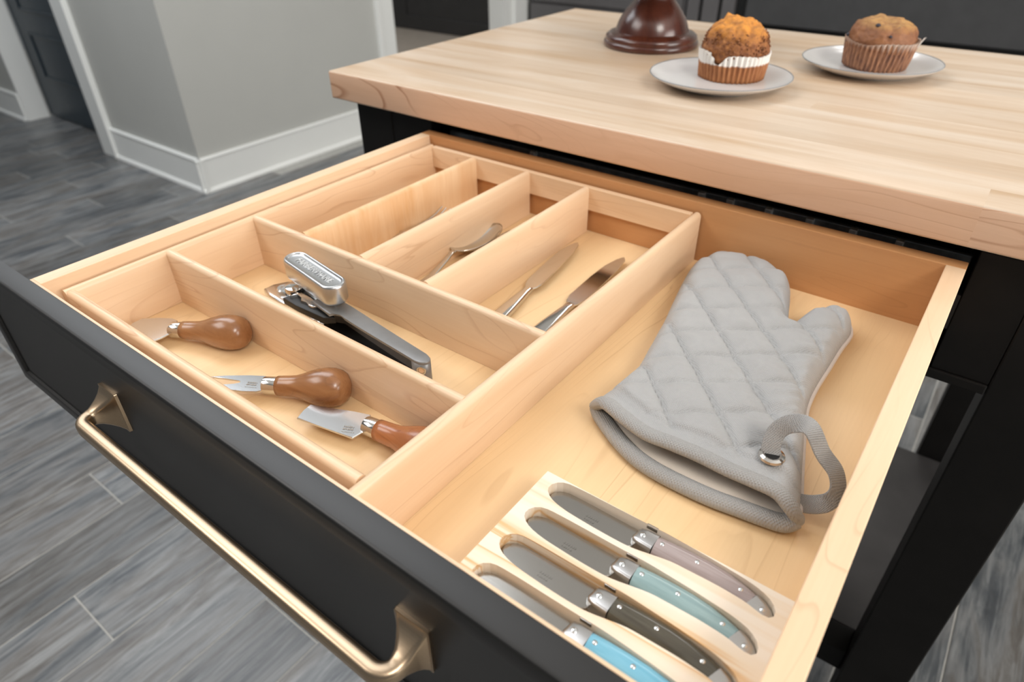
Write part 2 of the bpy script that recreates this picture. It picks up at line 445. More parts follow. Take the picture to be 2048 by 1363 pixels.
def shell(bm, V, F, zt, zb):
    """closed solid between two height functions over a 2D mesh"""
    T = [bm.verts.new((v.x, v.y, zt(v.x, v.y))) for v in V]; D = [bm.verts.new((v.x, v.y, zb(v.x, v.y))) for v in V]
    ec = {}
    for f in F:
        a, b, c = (V[i] for i in f[:3]); ccw = (b - a).cross(c - a) > 0
        ff = list(f) if ccw else list(f)[::-1]
        bm.faces.new([T[i] for i in ff]); bm.faces.new([D[i] for i in ff[::-1]])
        for i in range(len(ff)):
            e = (ff[i], ff[(i+1) % len(ff)]); ec[e] = 1
    for (i, j) in ec:
        if (j, i) not in ec: bm.faces.new((T[j], T[i], D[i], D[j]))
    for v in [v for v in bm.verts if not v.link_faces]: bm.verts.remove(v)
    return bm
def marks(name, parent, origin, ux, uy, rows, z, mat, h=.0009):
    """small illegible stamped print: rows of short strokes"""
    bm = B(); o = Vector((origin[0], origin[1], 0)); ux = Vector(ux); uy = Vector(uy); rnd = random.Random(3)
    for r, (n, w, hh) in enumerate(rows):
        x = 0
        for k in range(n):
            ww = w*rnd.uniform(.55, 1.0); p = o + ux*x + uy*(-r*.0027)
            q = [p, p + ux*ww, p + ux*ww + uy*hh, p + uy*hh]
            vs = [bm.verts.new((a.x, a.y, z)) for a in q]; bm.faces.new(vs)
            x += w*1.25
    o = obj(name, bm, mat, parent, kind='stuff'); return o

# ------------------------------------------------------------------ the setting
def build_room():
    fl = struct('floor', box(-6.0, 3.4, -3.4, 4.6, -.06, -.0012), M['grout'])
    P = .1543; L = .915; G = .0032
    fixed = {-1: -.344, 0: .22, 1: -.566, 2: .10, 3: -.390, 4: .15, 5: -.70, 6: .42, 7: -.05, 8: .62, 9: .24, 10: -.35, 11: .52, 12: .174, 13: .662, 14: .405, 15: .10, 16: .445, 17: .64, 18: .36, 19: .60}
    shapes = {}; n = 0
    for k in range(-9, 33):
        x1 = -.008 - P*k; x0 = x1 - P; e = fixed.get(k, random.uniform(0, L)); j0 = math.floor((-1.0 - e)/L)
        for j in range(j0 - 1, j0 + 7):
            y0 = e + j*L; y1 = y0 + L
            if y1 < -1.5 or y0 > 2.9: continue
            if x1 < -2.72 and (y0 > .87 or y1 < -1.0): continue
            if x1 < -1.96 and y0 > .77: continue
            if x0 < -1.94 and x1 > -2.72 and y0 > .75: continue
            if x1 > 1.9: continue
            if 'a' not in shapes:
                o = obj('floor_tile', box(x0 + G/2, x1 - G/2, y0 + G/2, y1 - G/2, -.002, 0, bev=.0005, seg=1), M['tile'], fl); shapes['a'] = o
            else:
                o = shapes['a'].copy(); COL.objects.link(o); o.location = Vector(((x0 + x1)/2, (y0 + y1)/2, -.002)) - wl(fl)
            n += 1
    # wall block left of the island, its return, doorways
    struct('wall_left', box(-2.07, -1.953, .765, 1.885, 0, 2.7), M['wall'])
    h = B(); add_box(h, -2.715, -2.07, .765, .885, 0, 2.7); struct('wall_hall', h, M['wall'])
    h = B(); add_box(h, -5.2, -3.79, .765, .885, 0, 2.7); struct('wall_hall_far', h, M['wall'])
    struct('wall_hall_header', box(-3.79, -2.715, .765, .885, 2.06, 2.7), M['wall'])
    h = B(); add_box(h, -2.07, -1.953, 1.885, 3.10, 2.06, 2.7); add_box(h, -2.07, -1.953, 3.06, 4.0, 0, 2.7); struct('wall_left_far', h, M['wall'])
    struct('wall_back', box(-1.953, 3.4, 3.86, 3.98, 0, 2.7), M['wall'])
    struct('wall_pantry', box(-5.6, -2.07, 4.20, 4.30, 0, 2.7), M['wall'])
    def bb(axis, c, a0, a1, sgn, name):
        sec = [(0, 0), (.024, 0), (.023, .008), (.018, .015), (.013, .018), (.013, .138), (.016, .142), (.016, .146), (.012, .151), (0, .151)]
        if axis == 'X': rings = [[(a, c + sgn*s, z) for s, z in sec] for a in (a0, a1)]
        else: rings = [[(c + sgn*s, a, z) for s, z in sec] for a in (a0, a1)]
        struct(name, add_sweep(B(), rings), M['trimw'])
    bb('Y', -1.953, .741, 1.885, 1, 'baseboard_left'); bb('X', .765, -2.715, -1.929, -1, 'baseboard_hall')
    bb('X', .765, -5.2, -3.80, -1, 'baseboard_hall_far'); 
    # casings
    t = B(); add_box(t, -2.855, -2.715, .745, .765, 0, 2.06, .002); add_box(t, -2.735, -2.715, .738, .747, .0, 2.06, .002); struct('trim_1', t, M['trimw'])
    struct('trim_2', box(-2.87, -2.715, .765, .90, 0, 2.06), M['trimw'])
    struct('trim_3', box(-3.80, -3.785, .762, .876, 0, 2.06), M['trimw'])
    t = B(); add_box(t, -1.955, -1.935, 1.885, 2.0, 0, 2.06, .002); add_box(t, -1.937, -1.928, 1.885, 1.91, 0, 2.06, .002); add_box(t, -2.07, -1.953, 1.985, 2.0, 0, 2.06); struct('trim_4', t, M['trimw'])
    t = B(); add_box(t, -1.955, -1.935, 3.06, 3.19, 0, 2.06, .002); add_box(t, -2.07, -1.953, 2.96, 3.06, 0, 2.06); struct('trim_5', t, M['trimw'])
    # navy door closed in its frame
    d = struct('door_1', box(-3.785, -2.80, .888, .925, .012, 2.05), M['navy'])
    for z0, z1 in ((.235, .475), (.585, 1.0), (1.1, 1.95)):
        f = B()
        for a in ((-3.64, -2.94, z0, z0 + .014), (-3.64, -2.94, z1 - .014, z1), (-3.64, -3.625, z0, z1), (-2.955, -2.94, z0, z1)):
            add_box(f, a[0], a[1], .881, .889, a[2], a[3], .003, 1)
        obj('panel_moulding', f, M['navy'], d)
    # pantry beyond the cased opening
    struct('floor_pantry', box(-5.6, -2.0, 1.95, 4.2, -.05, .004), M['taupe'])
    d = struct('door_2', box(-4.12, -2.86, 4.10, 4.14, .01, 2.05), M['charcoal'])
    f = B()
    for a in ((-4.12, -3.95, .01, 2.05), (-2.95, -2.86, .01, 2.05)): add_box(f, a[0], a[1], 4.085, 4.1, a[2], a[3], .002, 1)
    add_box(f, -3.95, -2.95, 4.085, 4.1, .01, .125, .002, 1); obj('door_frame', f, M['charcoal'], d)
    struct('ceiling', box(-6.0, 3.4, -3.4, 4.6, 2.70, 2.76), M['ceil'])
build_room()

def back_cabinets():
    c = thing('base_cabinet', 'charcoal drawer cabinet against the back wall behind the worktop corner', 'cabinet', (-1.40, 3.5, 0))
    obj('carcass', box(-1.93, -.86, 3.225, 3.85, .09, .875), M['cabinet'], c)
    obj('toe_kick', box(-1.93, -.86, 3.30, 3.84, 0, .09), M['void'], c)
    for z0, z1 in ((.095, .482), (.498, .700), (.712, .872)):
        d = obj('drawer_front', box(-1.92, -.875, 3.20, 3.224, z0, z1, .004), M['cabinet'], c)
        obj('bar_pull', box(-1.55, -1.25, 3.165, 3.199, z1 - .05, z1 - .038, .003), M['brass'], d)
    f = thing('filler_column', 'fluted charcoal filler strips between the drawer cabinet and the oven', 'filler panel', (-.69, 3.5, 0))
    obj('filler_panel', box(-.852, -.525, 3.24, 3.85, 0, .875), M['void'], f)
    for x0, x1 in ((-.845, -.775), (-.755, -.665), (-.645, -.575)): obj('filler_strip', box(x0, x1, 3.205, 3.24, .02, .872, .004), M['cabinet'], f)
    o = thing('wall_oven', 'wide charcoal appliance with a plain front behind the plates', 'oven', (.4, 3.5, 0))
    obj('housing', box(-.515, 1.7, 3.24, 3.85, .0, .872), M['void'], o)
    d = obj('oven_door', box(-.51, 1.695, 3.20, 3.238, .495, .868, .006), M['oven'], o)
    obj('door_handle', box(-.3, 1.5, 3.15, 3.199, .80, .82, .005), M['chrome'], d)
    obj('lower_drawer', box(-.51, 1.695, 3.215, 3.238, .06, .475, .005), M['void'], o)
    k = thing('back_countertop', 'pale stone countertop along the back wall', 'countertop', (0, 3.5, .875))
    obj('slab', box(-1.94, 1.72, 3.18, 3.855, .8755, .912, .003), M['counter'], k)
back_cabinets()

# ------------------------------------------------------------------ island
W = 1.010; D = .6857
def worktop():
    t = thing('butcher_block_worktop', 'thick pale maple butcher block worktop on the dark island', 'worktop', (W/2, D/2, TOP - .04))
    y = 0; rows = []
    ws = [.046] + [.040]*16
    s = (D)/sum(ws); k = 0
    for r, wd in enumerate(ws):
        wd *= s; y0, y1 = y, y + wd; y = y1
        cuts = [.8495] if r == 0 else sorted(random.sample([.12, .21, .33, .45, .52, .64, .73, .86], random.choice([0, 0, 0, 1])))
        xs = [0] + cuts + [W]
        for x0, x1 in zip(xs, xs[1:]):
            bm = box(x0, x1, y0, y1, TOP - .04, TOP)
            es = []
            for e in bm.edges:
                a, b = e.verts; m = (a.co + b.co)/2
                if r == 0 and abs(m.y) < 1e-5 and (abs(m.z - TOP) < 1e-5 or abs(m.z - TOP + .04) < 1e-5): es.append(e)
                elif abs(m.x) < 1e-5 and (abs(m.z - TOP) < 1e-5): es.append(e)
                elif abs(m.x) < 1e-5 and abs(m.y) < 1e-5: es.append(e)
                elif r == len(ws) - 1 and abs(m.y - D) < 1e-4 and abs(m.z - TOP) < 1e-5: es.append(e)
            if es: bmesh.ops.bevel(bm, geom=es, offset=.0032, segments=3, profile=.5, affect='EDGES')
            for f in bm.faces:
                f.material_index = 1 if (f.normal.y < -.8 or f.normal.x < -.8) else 0
            obj('stave', bm, [M['stave'], M['stave_front']], t, smooth=True, angle=50)
worktop()

def shift(z): return TOP + z
DB = dict(x0=.1804, x1=.8565, yb=.0203, th=.0164, yi=-.511, yo=-.530, zt=shift(-.061), zf=shift(-.130))
def island():
    t = thing('kitchen_island', 'dark stained kitchen island with an open maple drawer under the butcher block', 'kitchen island', (W/2, D/2, 0))
    for x0, y0 in ((.020, .030), (.914, .030), (.020, .581), (.914, .581)):
        obj('leg', box(x0, x0 + .075, y0, y0 + .075, 0, shift(-.0402), .002), M['dark_flat'], t)
    obj('side_apron', box(.032, .052, .105, .581, shift(-.19), shift(-.0402), .001), M['dark_flat'], t)
    obj('side_apron', box(.957, .977, .105, .581, shift(-.19), shift(-.0402), .001), M['dark_flat'], t)
    obj('back_apron', box(.095, .914, .624, .644, shift(-.19), shift(-.0402), .001), M['dark_flat'], t)
    obj('front_stile', box(.0952, .175, .031, .050, shift(-.186), shift(-.052), .001), M['dark_flat'], t)
    obj('front_stile', box(.862, .9138, .031, .050, shift(-.186), shift(-.052), .001), M['dark_flat'], t)
    obj('top_rail', box(.0952, .9138, .031, .050, shift(-.052), shift(-.0402), .001), M['dark_flat'], t)
    obj('bottom_rail', box(.0952, .9138, .028, .050, shift(-.197), shift(-.186), .0015), M['dark_flat'], t)
    obj('dust_panel', box(.052, .957, .052, .622, shift(-.206), shift(-.1975), 0), M['void'], t)
    obj('drawer_slide', box(.8568, .8616, .03, .56, shift(-.138), shift(-.100)), M['void'], t)
    obj('drawer_slide', box(.1754, .1802, .03, .56, shift(-.138), shift(-.100)), M['void'], t)
    obj('shelf', box(.026, .984, .107, .579, shift(-.737), shift(-.715), .002), M['shelf'], t)
    obj('shelf_rail', box(.0952, .9138, .060, .1065, shift(-.76), shift(-.715), .002), M['dark_flat'], t)
    obj('slide_bracket', box(.178, .858, .066, .072, shift(-.100), shift(-.074), .001), M['rail_metal'], t)
    for x in (.33, .575, .61, .655, .70, .745, .79):
        obj('bracket_tab', box(x, x + .008, .058, .0658, shift(-.098), shift(-.073), .001), M['tab_metal'], t)
    # the open drawer, with its boards and its pull
    d = sub_empty('drawer', t, ((DB['x0'] + DB['x1'])/2, -.25, shift(-.142)))
    zt, zf, th = DB['zt'], DB['zf'], DB['th']; x0, x1, yb = DB['x0'], DB['x1'], DB['yb']
    obj('side_board', box(x0, x0 + th, -.509, yb - th, zf - .012, zt, .0008), M['mapleY'], d)
    obj('side_board', box(x1 - th, x1, -.509, yb - th, zf - .012, zt, .0008), M['mapleY'], d)
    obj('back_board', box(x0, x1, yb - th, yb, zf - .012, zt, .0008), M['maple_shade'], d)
    obj('bottom_panel', box(x0 + th, x1 - th, -.509, yb - th, zf - .006, zf), M['drawer_bottom'], d)
    obj('inner_front', box(x0 + .001, x1 - .001, -.511, -.509, zf - .012, zt, 0), M['mapleX'], d)
    loops = [(0, -.5112), (0, -.5268), (.0006, -.5284), (.0016, -.5295), (.0032, -.530), (.0135, -.530), (.0148, -.5294), (.0152, -.5268), (.0165, -.5264)]
    fx0, fx1, fz0, fz1 = .068, .968, shift(-.2145), zt - .0002
    rings = [[(fx0 + i, y, fz0 + i), (fx1 - i, y, fz0 + i), (fx1 - i, y, fz1 - i), (fx0 + i, y, fz1 - i)] for i, y in loops]
    obj('drawer_front', add_sweep(B(), rings), M['dark'], d, smooth=True, angle=50)
    # bow pull with flared square feet
    zc = shift(-.1305); yf = -.5264
    sec_rings = []
    def ring(c, ang, wd, hh, r=.003):
        u = Vector((cos(ang), sin(ang), 0)); return [Vector(c) + u*a + Vector((0, 0, b)) for a, b in rrect(wd, hh, r, 4)]
    xl, xr = .3205, .6685
    half = [(0, .0275, .041, .0015), (.0022, .0275, .041, .0015), (.0026, .0245, .0375, .002), (.006, .020, .030, .003), (.010, .0160, .0235, .0035), (.0145, .0128, .0175, .0038), (.018, .0116, .0140, .0038)]
    for y, wd, hh, r in half: sec_rings.append(ring((xl - .004*min(1, y/.014), yf - y, zc), 0, wd, hh, r))
    R = .0105; cx, cy = xl - .004 + R, yf - .0185
    for i in range(1, 8):
        a = pi - pi/2*i/7; sec_rings.append(ring((cx + R*cos(a) , cy - R*sin(a), zc), a*-1 + pi, .0112, .0128, .0038))
    cx2 = xr + .004 - R
    for i in range(0, 7):
        a = pi/2 - pi/2*i/7; sec_rings.append(ring((cx2 + R*cos(a), cy - R*sin(a), zc), pi - a, .0112, .0128, .0038))
    for y, wd, hh, r in half[::-1]: sec_rings.append(ring((xr + .004*min(1, y/.014), yf - y, zc), pi, wd, hh, r))
    obj('pull_handle', add_sweep(B(), sec_rings), M['brass'], d, smooth=True, angle=42, label='champagne bronze bar pull with flared square feet')
island()

# ------------------------------------------------------------------ cutlery organizer
OZ = shift(-.0712); OF = shift(-.1297); OT = .0092
OX0, OXR = .1998, .6043
def organizer():
    t = thing('cutlery_organizer', 'maple cutlery organizer with six compartments filling the left of the drawer', 'drawer organizer', (.40, -.245, OF))
    xl = OX0 + OT/2; xr = OXR - OT/2
    obj('side_wall', bull('Y', xl, OT, -.4963, -.0012, OF, OZ), M['mapleY'], t, smooth=True)
    obj('side_wall', bull('Y', xr, OT, -.5035, .0012, OF, OZ), M['mapleY'], t, smooth=True)
    obj('front_wall', bull('X', -.4963 + OT/2, OT, OX0 + OT, OXR - OT - .0004, OF, OZ - .0003), M['mapleX'], t, smooth=True)
    for y in (-.3952, -.293): obj('cross_wall', bull('X', y, OT, OX0 + OT*.7, OXR - OT*.7, OF, OZ + .0002), M['mapleX'], t, smooth=True)
    for i, x in enumerate((.289, .3771, .4649)):
        obj('divider', bull('Y', x - OT/2, OT, -.293 + OT/2, -.0065, OF, OZ - .0006), M['figured' if i == 0 else 'mapleY'], t, smooth=True)
    obj('back_wall', box(OX0 + OT, OXR - OT, -.0064, .0008, OZ - .030, OZ - .001, .001), M['mapleX'], t)
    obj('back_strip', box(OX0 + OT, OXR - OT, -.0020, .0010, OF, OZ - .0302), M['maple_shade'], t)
organizer()

# ------------------------------------------------------------------ utensils
FZ = shift(-.130)
def ring_handle(bm, p0, d, prof, seg=28):
    return add_lathe(bm, prof, p0, d, seg)
def cheese_tool(name, label, fer, bulb, blade_poly, zb, wood_mat, mark=None, tilt=None):
    """fer: ferrule centre, bulb: centre of the bulb, all absolute"""
    fer, bulb = Vector(fer), Vector(bulb); d = (bulb - fer).normalized(); L = (bulb - fer).length
    t = thing(name, label, 'cheese knife', (fer.x, fer.y, FZ), 'wooden handled cheese tools')
    r = .0078
    obj('ferrule', ring_handle(B(), fer, d, [(r*.80, -.0062), (r*.98, -.006), (r, -.0055), (r, .0055), (r*.97, .006), (r*.8, .0062)]), M['steel'], t, smooth=True)
    s = L/.055
    prof = [(r*.85, .0058), (.0086, .0062), (.0088, .011*s), (.0090, .018*s), (.0095, .024*s), (.0110, .030*s), (.0134, .037*s), (.0156, .045*s), (.0166, .053*s), (.0163, .060*s), (.0148, .066*s), (.0118, .0705*s), (.006, .0730*s), (0, .0736*s)]
    obj('handle', ring_handle(B(), fer, d, prof, 36), wood_mat, t, smooth=True, angle=80)
    obj('blade', blade_poly(B()), M['blade_bright'], t, smooth=True, angle=30)
    if mark: marks('stamp', t, mark[0], mark[1], mark[2], [(7, .0011, .0017), (7, .0011, .0017), (9, .0010, .0005)], mark[3], M['etch'])
    return t
def flat_blade(poly, z0, z1, bev=.0006):
    return lambda bm: add_prism(bm, poly[::-1] if False else poly, z0, z1, bev, 1)
cheese_tool('cheese_spade', 'broad spade shaped cheese knife at the far left of the front compartment', (.2743, -.4395, FZ + .0122), (.3253, -.4153, FZ + .0168),
    flat_blade([(.2337, -.4690), (.2270, -.4590), (.2272, -.4492), (.2396, -.4391), (.2508, -.4315), (.2585, -.4308), (.2651, -.4336), (.2700, -.4380), (.2705, -.4430), (.2735, -.4470), (.2738, -.4560), (.2718, -.4670), (.2660, -.4760), (.2500, -.4770)], FZ + .0110, FZ + .0125), 0, M['walnut'])
cheese_tool('cheese_fork', 'two pronged cheese fork with a brown wooden handle between the other cheese tools', (.4182, -.4387, FZ + .0122), (.4644, -.4142, FZ + .0168),
    flat_blade([(.3632, -.4636), (.3746, -.4540), (.3911, -.4414), (.4019, -.4339), (.4080, -.4316), (.4125, -.4345), (.4160, -.4400), (.4183, -.4455), (.4146, -.4520), (.4045, -.4581), (.3927, -.4640), (.3790, -.4690), (.3780, -.4682), (.3821, -.4640), (.3902, -.4566), (.3935, -.4530), (.3927, -.4510), (.3902, -.4507), (.3773, -.4568)], FZ + .0110, FZ + .0126), 0, M['walnut'],
    mark=((.3988, -.4490), (.82, .45, 0), (-.50, .86, 0), FZ + .01285))
cheese_tool('cheese_cleaver', 'small cheese cleaver with a reddish wooden handle against the long divider', (.5262, -.4243, FZ + .0122), (.5830, -.4190, FZ + .0168),
    flat_blade([(.4688, -.4525), (.4660, -.4434), (.4642, -.4348), (.4806, -.4288), (.4993, -.4204), (.5131, -.4147), (.5183, -.4175), (.5205, -.4215), (.5212, -.4290), (.5235, -.4320), (.5220, -.4418), (.4961, -.4470)], FZ + .0110, FZ + .0126), 0, M['redwood'],
    mark=((.5075, -.4375), (.83, .42, 0), (-.47, .86, 0), FZ + .01285))

def can_opener():
    t = thing('can_opener', 'grey handled can opener with a long chrome turning knob in the second compartment', 'can opener', (.40, -.342, FZ))
    plate = [(.3592, -.3457), (.3873, -.3503), (.3932, -.3516), (.3955, -.3474), (.4026, -.3452), (.4118, -.3478), (.4370, -.3505), (.4662, -.3531), (.5085, -.3569)]
    ec = Vector((.5092, -.3504)); arc = [(ec.x + .0102*cos(a), ec.y + .0066*sin(a)) for a in [(-pi/2 + pi*i/8) for i in range(1, 8)]]
    back = [(.5100, -.3439), (.4786, -.3401), (.4332, -.3343), (.4001, -.3297), (.3827, -.3273), (.3644, -.3348)]
    upper = plate + arc + back
    obj('upper_arm', add_prism(B(), upper, shift(-.1030), shift(-.1005), .0012, 3), M['grey_metal'], t, smooth=True, angle=60)
    low = [(x, y - (.0065 if i < 9 else .001)) for i, (x, y) in enumerate(plate)] + arc + back
    obj('lower_arm', add_prism(B(), low, shift(-.1296), shift(-.1268)), M['void'], t)
    wv = B()
    for a, b in zip(back, back[1:]): add_prism(wv, [a, b, (b[0] + .0005, b[1] - .0018), (a[0] + .0005, a[1] - .0018)], shift(-.1272), shift(-.1026))
    obj('arm_web', wv, M['grey_metal'], t)
    cap = [(.5060, -.3568)] + arc + [(.5070, -.3442)]
    obj('end_cap', add_prism(B(), [(.5040, -.3566), (.5085, -.3569)] + arc + [(.5100, -.3439), (.5050, -.3436)], shift(-.1294), shift(-.1032)), M['grey_metal'], t, smooth=True, angle=50)
    ad = Vector((.41, -.91, 0)).normalized(); hc = Vector((ec.x + .0058, ec.y - .0056, shift(-.1085)))
    obj('hang_hole', add_lathe(B(), [(.0030, -.001), (.0042, .0002), (.0042, .0012), (.0030, .0012), (.0028, 0)], hc, ad, 20), M['chrome'], t, smooth=True)
    obj('hole_core', add_lathe(B(), [(.0027, -.001), (.0027, .0006)], hc, ad, 16), M['mapleX'], t)
    head = [(.2784, -.3453), (.2809, -.3343), (.2861, -.3211), (.2949, -.3150), (.3115, -.3198), (.3351, -.3256), (.3659, -.3368), (.3839, -.3531), (.3673, -.3529), (.3366, -.3510), (.3136, -.3521), (.2950, -.3508)]
    obj('jaw_plate', add_prism(B(), head, shift(-.1215), shift(-.1150), .0022, 3), M['chrome'], t, smooth=True, angle=60)
    core = [(.322, -.352), (.326, -.337), (.340, -.333), (.366, -.336), (.392, -.345), (.384, -.3525), (.345, -.3535)]
    obj('mechanism', add_prism(B(), core, shift(-.1145), shift(-.1075), .001, 2), M['void'], t, smooth=True, angle=60)
    jag = [(.3300, -.3490), (.3330, -.3415), (.3420, -.3430), (.3450, -.3480), (.3530, -.3460), (.3580, -.3490), (.3640, -.3480), (.3660, -.3440), (.3600, -.3400), (.3480, -.3385), (.3380, -.3375), (.3290, -.3400)]
    obj('cutter_arm', add_prism(B(), jag, shift(-.1074), shift(-.1045), .0008, 2), M['chrome'], t, smooth=True, angle=60)
    sc = B(); add_lathe(sc, [(.0078, 0), (.0078, .0022), (.0066, .0034), (.0032, .0034), (.0026, .0022), (0, .0020)], (.2995, -.3345, shift(-.1150)), None, 28)
    obj('pivot_rivet', sc, M['chrome'], t, smooth=True)
    obj('cutting_wheel', add_lathe(B(), [(.003, -.004), (.010, -.0035), (.0112, 0), (.010, .0035), (.006, .0045), (0, .0045)], (.3180, -.3330, shift(-.1075)), None, 32), M['steel'], t, smooth=True)
    # turning knob
    kc = Vector((.3525, -.3310)); ang = math.atan2(-.0107, .0662); hl, hw = .0335, .0128
    def stad(i, z, n=12):
        r = hw - i; out = []
        for s, a0 in ((1, -pi/2), (-1, pi/2)):
            for k in range(n + 1):
                a = a0 + pi*k/n; x, y = s*hl + r*cos(a), r*sin(a)
                out.append((kc.x + x*cos(ang) - y*sin(ang), kc.y + x*sin(ang) + y*cos(ang), shift(z)))
        return out
    kb = add_sweep(B(), [stad(*a) for a in ((.0042, -.0960), (.0012, -.0945), (0, -.092), (0, -.0772), (.0005, -.0754), (.0017, -.0743), (.0026, -.0742), (.0033, -.0748), (.0038, -.0757), (.0050, -.0762), (.0065, -.0764))])
    k = obj('turning_knob', kb, M['knob'], t, smooth=True, angle=70)
    hl0 = hl; hl = .0235
    st = add_sweep(B(), [stad(i, z) for i, z in ((.0062, -.1090), (.0052, -.1035), (.0040, -.0985), (.0030, -.0958))])
    obj('knob_stem', st, M['chrome'], t, smooth=True, angle=70)
    hl = hl0
    cu = bpy.data.curves.new('knob_text', 'FONT'); cu.body = 'FARBERWARE'; cu.size = .0098; cu.align_x = 'CENTER'; cu.align_y = 'CENTER'; cu.extrude = .00035; cu.space_character = 1.05
    o = bpy.data.objects.new('knob_text', cu); COL.objects.link(o)
    dg = bpy.context.evaluated_depsgraph_get(); me = bpy.data.meshes.new_from_object(o.evaluated_get(dg)); bpy.data.objects.remove(o)
    bm = B(); bm.from_mesh(me)
    bmesh.ops.transform(bm, matrix=Matrix.Translation((kc.x, kc.y, shift(-.0759))) @ Matrix.Rotation(ang, 4, 'Z'), verts=bm.verts)
    obj('embossed_name', bm, M['bright'], k, label='raised maker name on the knob')
can_opener()

def table_knife():
    # built along +y, tip at the far end, origin mid
    t = thing('table_knife', 'left steel table knife in the rear right compartment', 'table knife', (.4935, -.17, FZ), 'table knives in the rear compartment')
    tip = Vector((.4770, -.0485)); tail = Vector((.508, -.283))
    d = (tip - tail).normalized(); n = Vector((d.y, -d.x)); L = (tip - tail).length
    P = lambda s, o: (tail + d*s + n*o).to_tuple()
    bl = [P(L, .0010), P(L - .006, .0048), P(L - .030, .0078), P(L - .075, .0092), P(L - .108, .0092), P(L - .118, .0070), P(L - .122, .0045), P(L - .122, -.0045), P(L - .116, -.0075), P(L - .106, -.0098), P(L - .060, -.0098), P(L - .030, -.0085), P(L - .010, -.0048), P(L - .002, -.0012)]
    obj('blade', add_prism(B(), bl, FZ + .0050, FZ + .0066, .0005, 1), M['steel'], t, smooth=True, angle=30)
    rings = []
    for s, wd, hh in ((0, .016, .006), (.004, .019, .0078), (.03, .0185, .0082), (.07, .0150, .0080), (.095, .0115, .0076), (.106, .0092, .0070), (.112, .0098, .0070), (.1155, .0100, .0062)):
        c = tail + d*s; rings.append([Vector((c.x + n.x*a, c.y + n.y*a, FZ + .0045 + b)) for a, b in rrect(wd, hh, .0028, 4)])
    obj('handle', add_sweep(B(), rings), M['steel'], t, smooth=True, angle=60)
    return t
k1 = table_knife()
dup(k1, Vector((.5465, -.172, FZ)), 'right steel table knife reflecting dark, beside the long divider', radians(-5.0))

def spoon():
    t = thing('table_spoon', 'table spoon with its whole bowl edge showing, in the third rear compartment', 'spoon', (.3850, -.18, FZ), 'spoons in the rear compartment')
    bm = B(); c = Vector((.3845, -.1230)); L, Wd = .043, .0200
    V, F = filled([(c.x + Wd*cos(a)*(1 - .12*sin(a)), c.y + L*sin(a)) for a in [2*pi*i/40 for i in range(40)]], step=.0036)
    def h(x, y):
        r2 = ((x - c.x)/Wd)**2 + ((y - c.y)/L)**2; return FZ + .0035 + .0125*min(1, r2)**1.1
    shell(bm, V, F, lambda x, y: h(x, y) + .0012, lambda x, y: h(x, y))
    obj('bowl', bm, M['steel'], t, smooth=True, angle=60)
    path = [(.3845, -.1640, .0150), (.3870, -.1720, .0165), (.3900, -.1850, .0140), (.3945, -.2150, .0080), (.3975, -.2500, .0062), (.3990, -.2800, .0058)]
    wd = [.0062, .0058, .0066, .0090, .0125, .0150]; rings = []
    for p, wv in zip(path, wd): rings.append([(p[0] + a, p[1], FZ + p[2] + b) for a, b in rrect(wv, .0028, .0012, 3)])
    obj('handle', add_sweep(B(), rings), M['steel'], t, smooth=True, angle=60)
    return t
s1 = spoon()
dup(s1, Vector((.4275, -.1560, FZ)), 'table spoon showing only its bright bowl tip, in the third rear compartment', radians(3))

def fork():
    t = thing('table_fork', 'table fork with tine tips showing in the second rear compartment', 'fork', (.3080, -.18, FZ), 'forks in the rear compartments')
    bm = B(); y0 = -.128
    prof = [(-.165, .0110, .0150), (-.158, .0150, .0130), (-.145, .0225, .0100), (-.132, .0250, .0080), (y0, .0250, .0078)]
    rings = [[(.3030 + a, y, FZ + z + b) for a, b in rrect(wv, .0022, .0009, 3)] for y, wv, z in prof]
    obj('neck', add_sweep(bm, rings), M['steel'], t, smooth=True, angle=60)
    for k in range(4):
        x = .3030 + (k - 1.5)*.0070; rg = []
        for y, wv, z in ((y0 - .001, .0044, .0078), (-.110, .0038, .0085), (-.095, .0030, .0115), (-.083, .0022, .0165)):
            rg.append([(x + a, y, FZ + z + b) for a, b in rrect(wv, .002, .0008, 2)])
        obj('tine', add_sweep(B(), rg), M['steel'], t, smooth=True, angle=60)
    rings = []
    for p, wv in zip([(.303, -.164, .0152), (.305, -.18, .0140), (.309, -.21, .0085), (.312, -.245, .0062), (.314, -.280, .0058)], [.0066, .0064, .0088, .0125, .0150]):
        rings.append([(p[0] + a, p[1], FZ + p[2] + b) for a, b in rrect(wv, .0028, .0012, 3)])
    obj('handle', add_sweep(B(), rings), M['steel'], t, smooth=True, angle=60)
    return t
f1 = fork()
dup(f1, Vector((.2290, -.1585, FZ)), 'table fork with tine tips showing in the leftmost rear compartment')

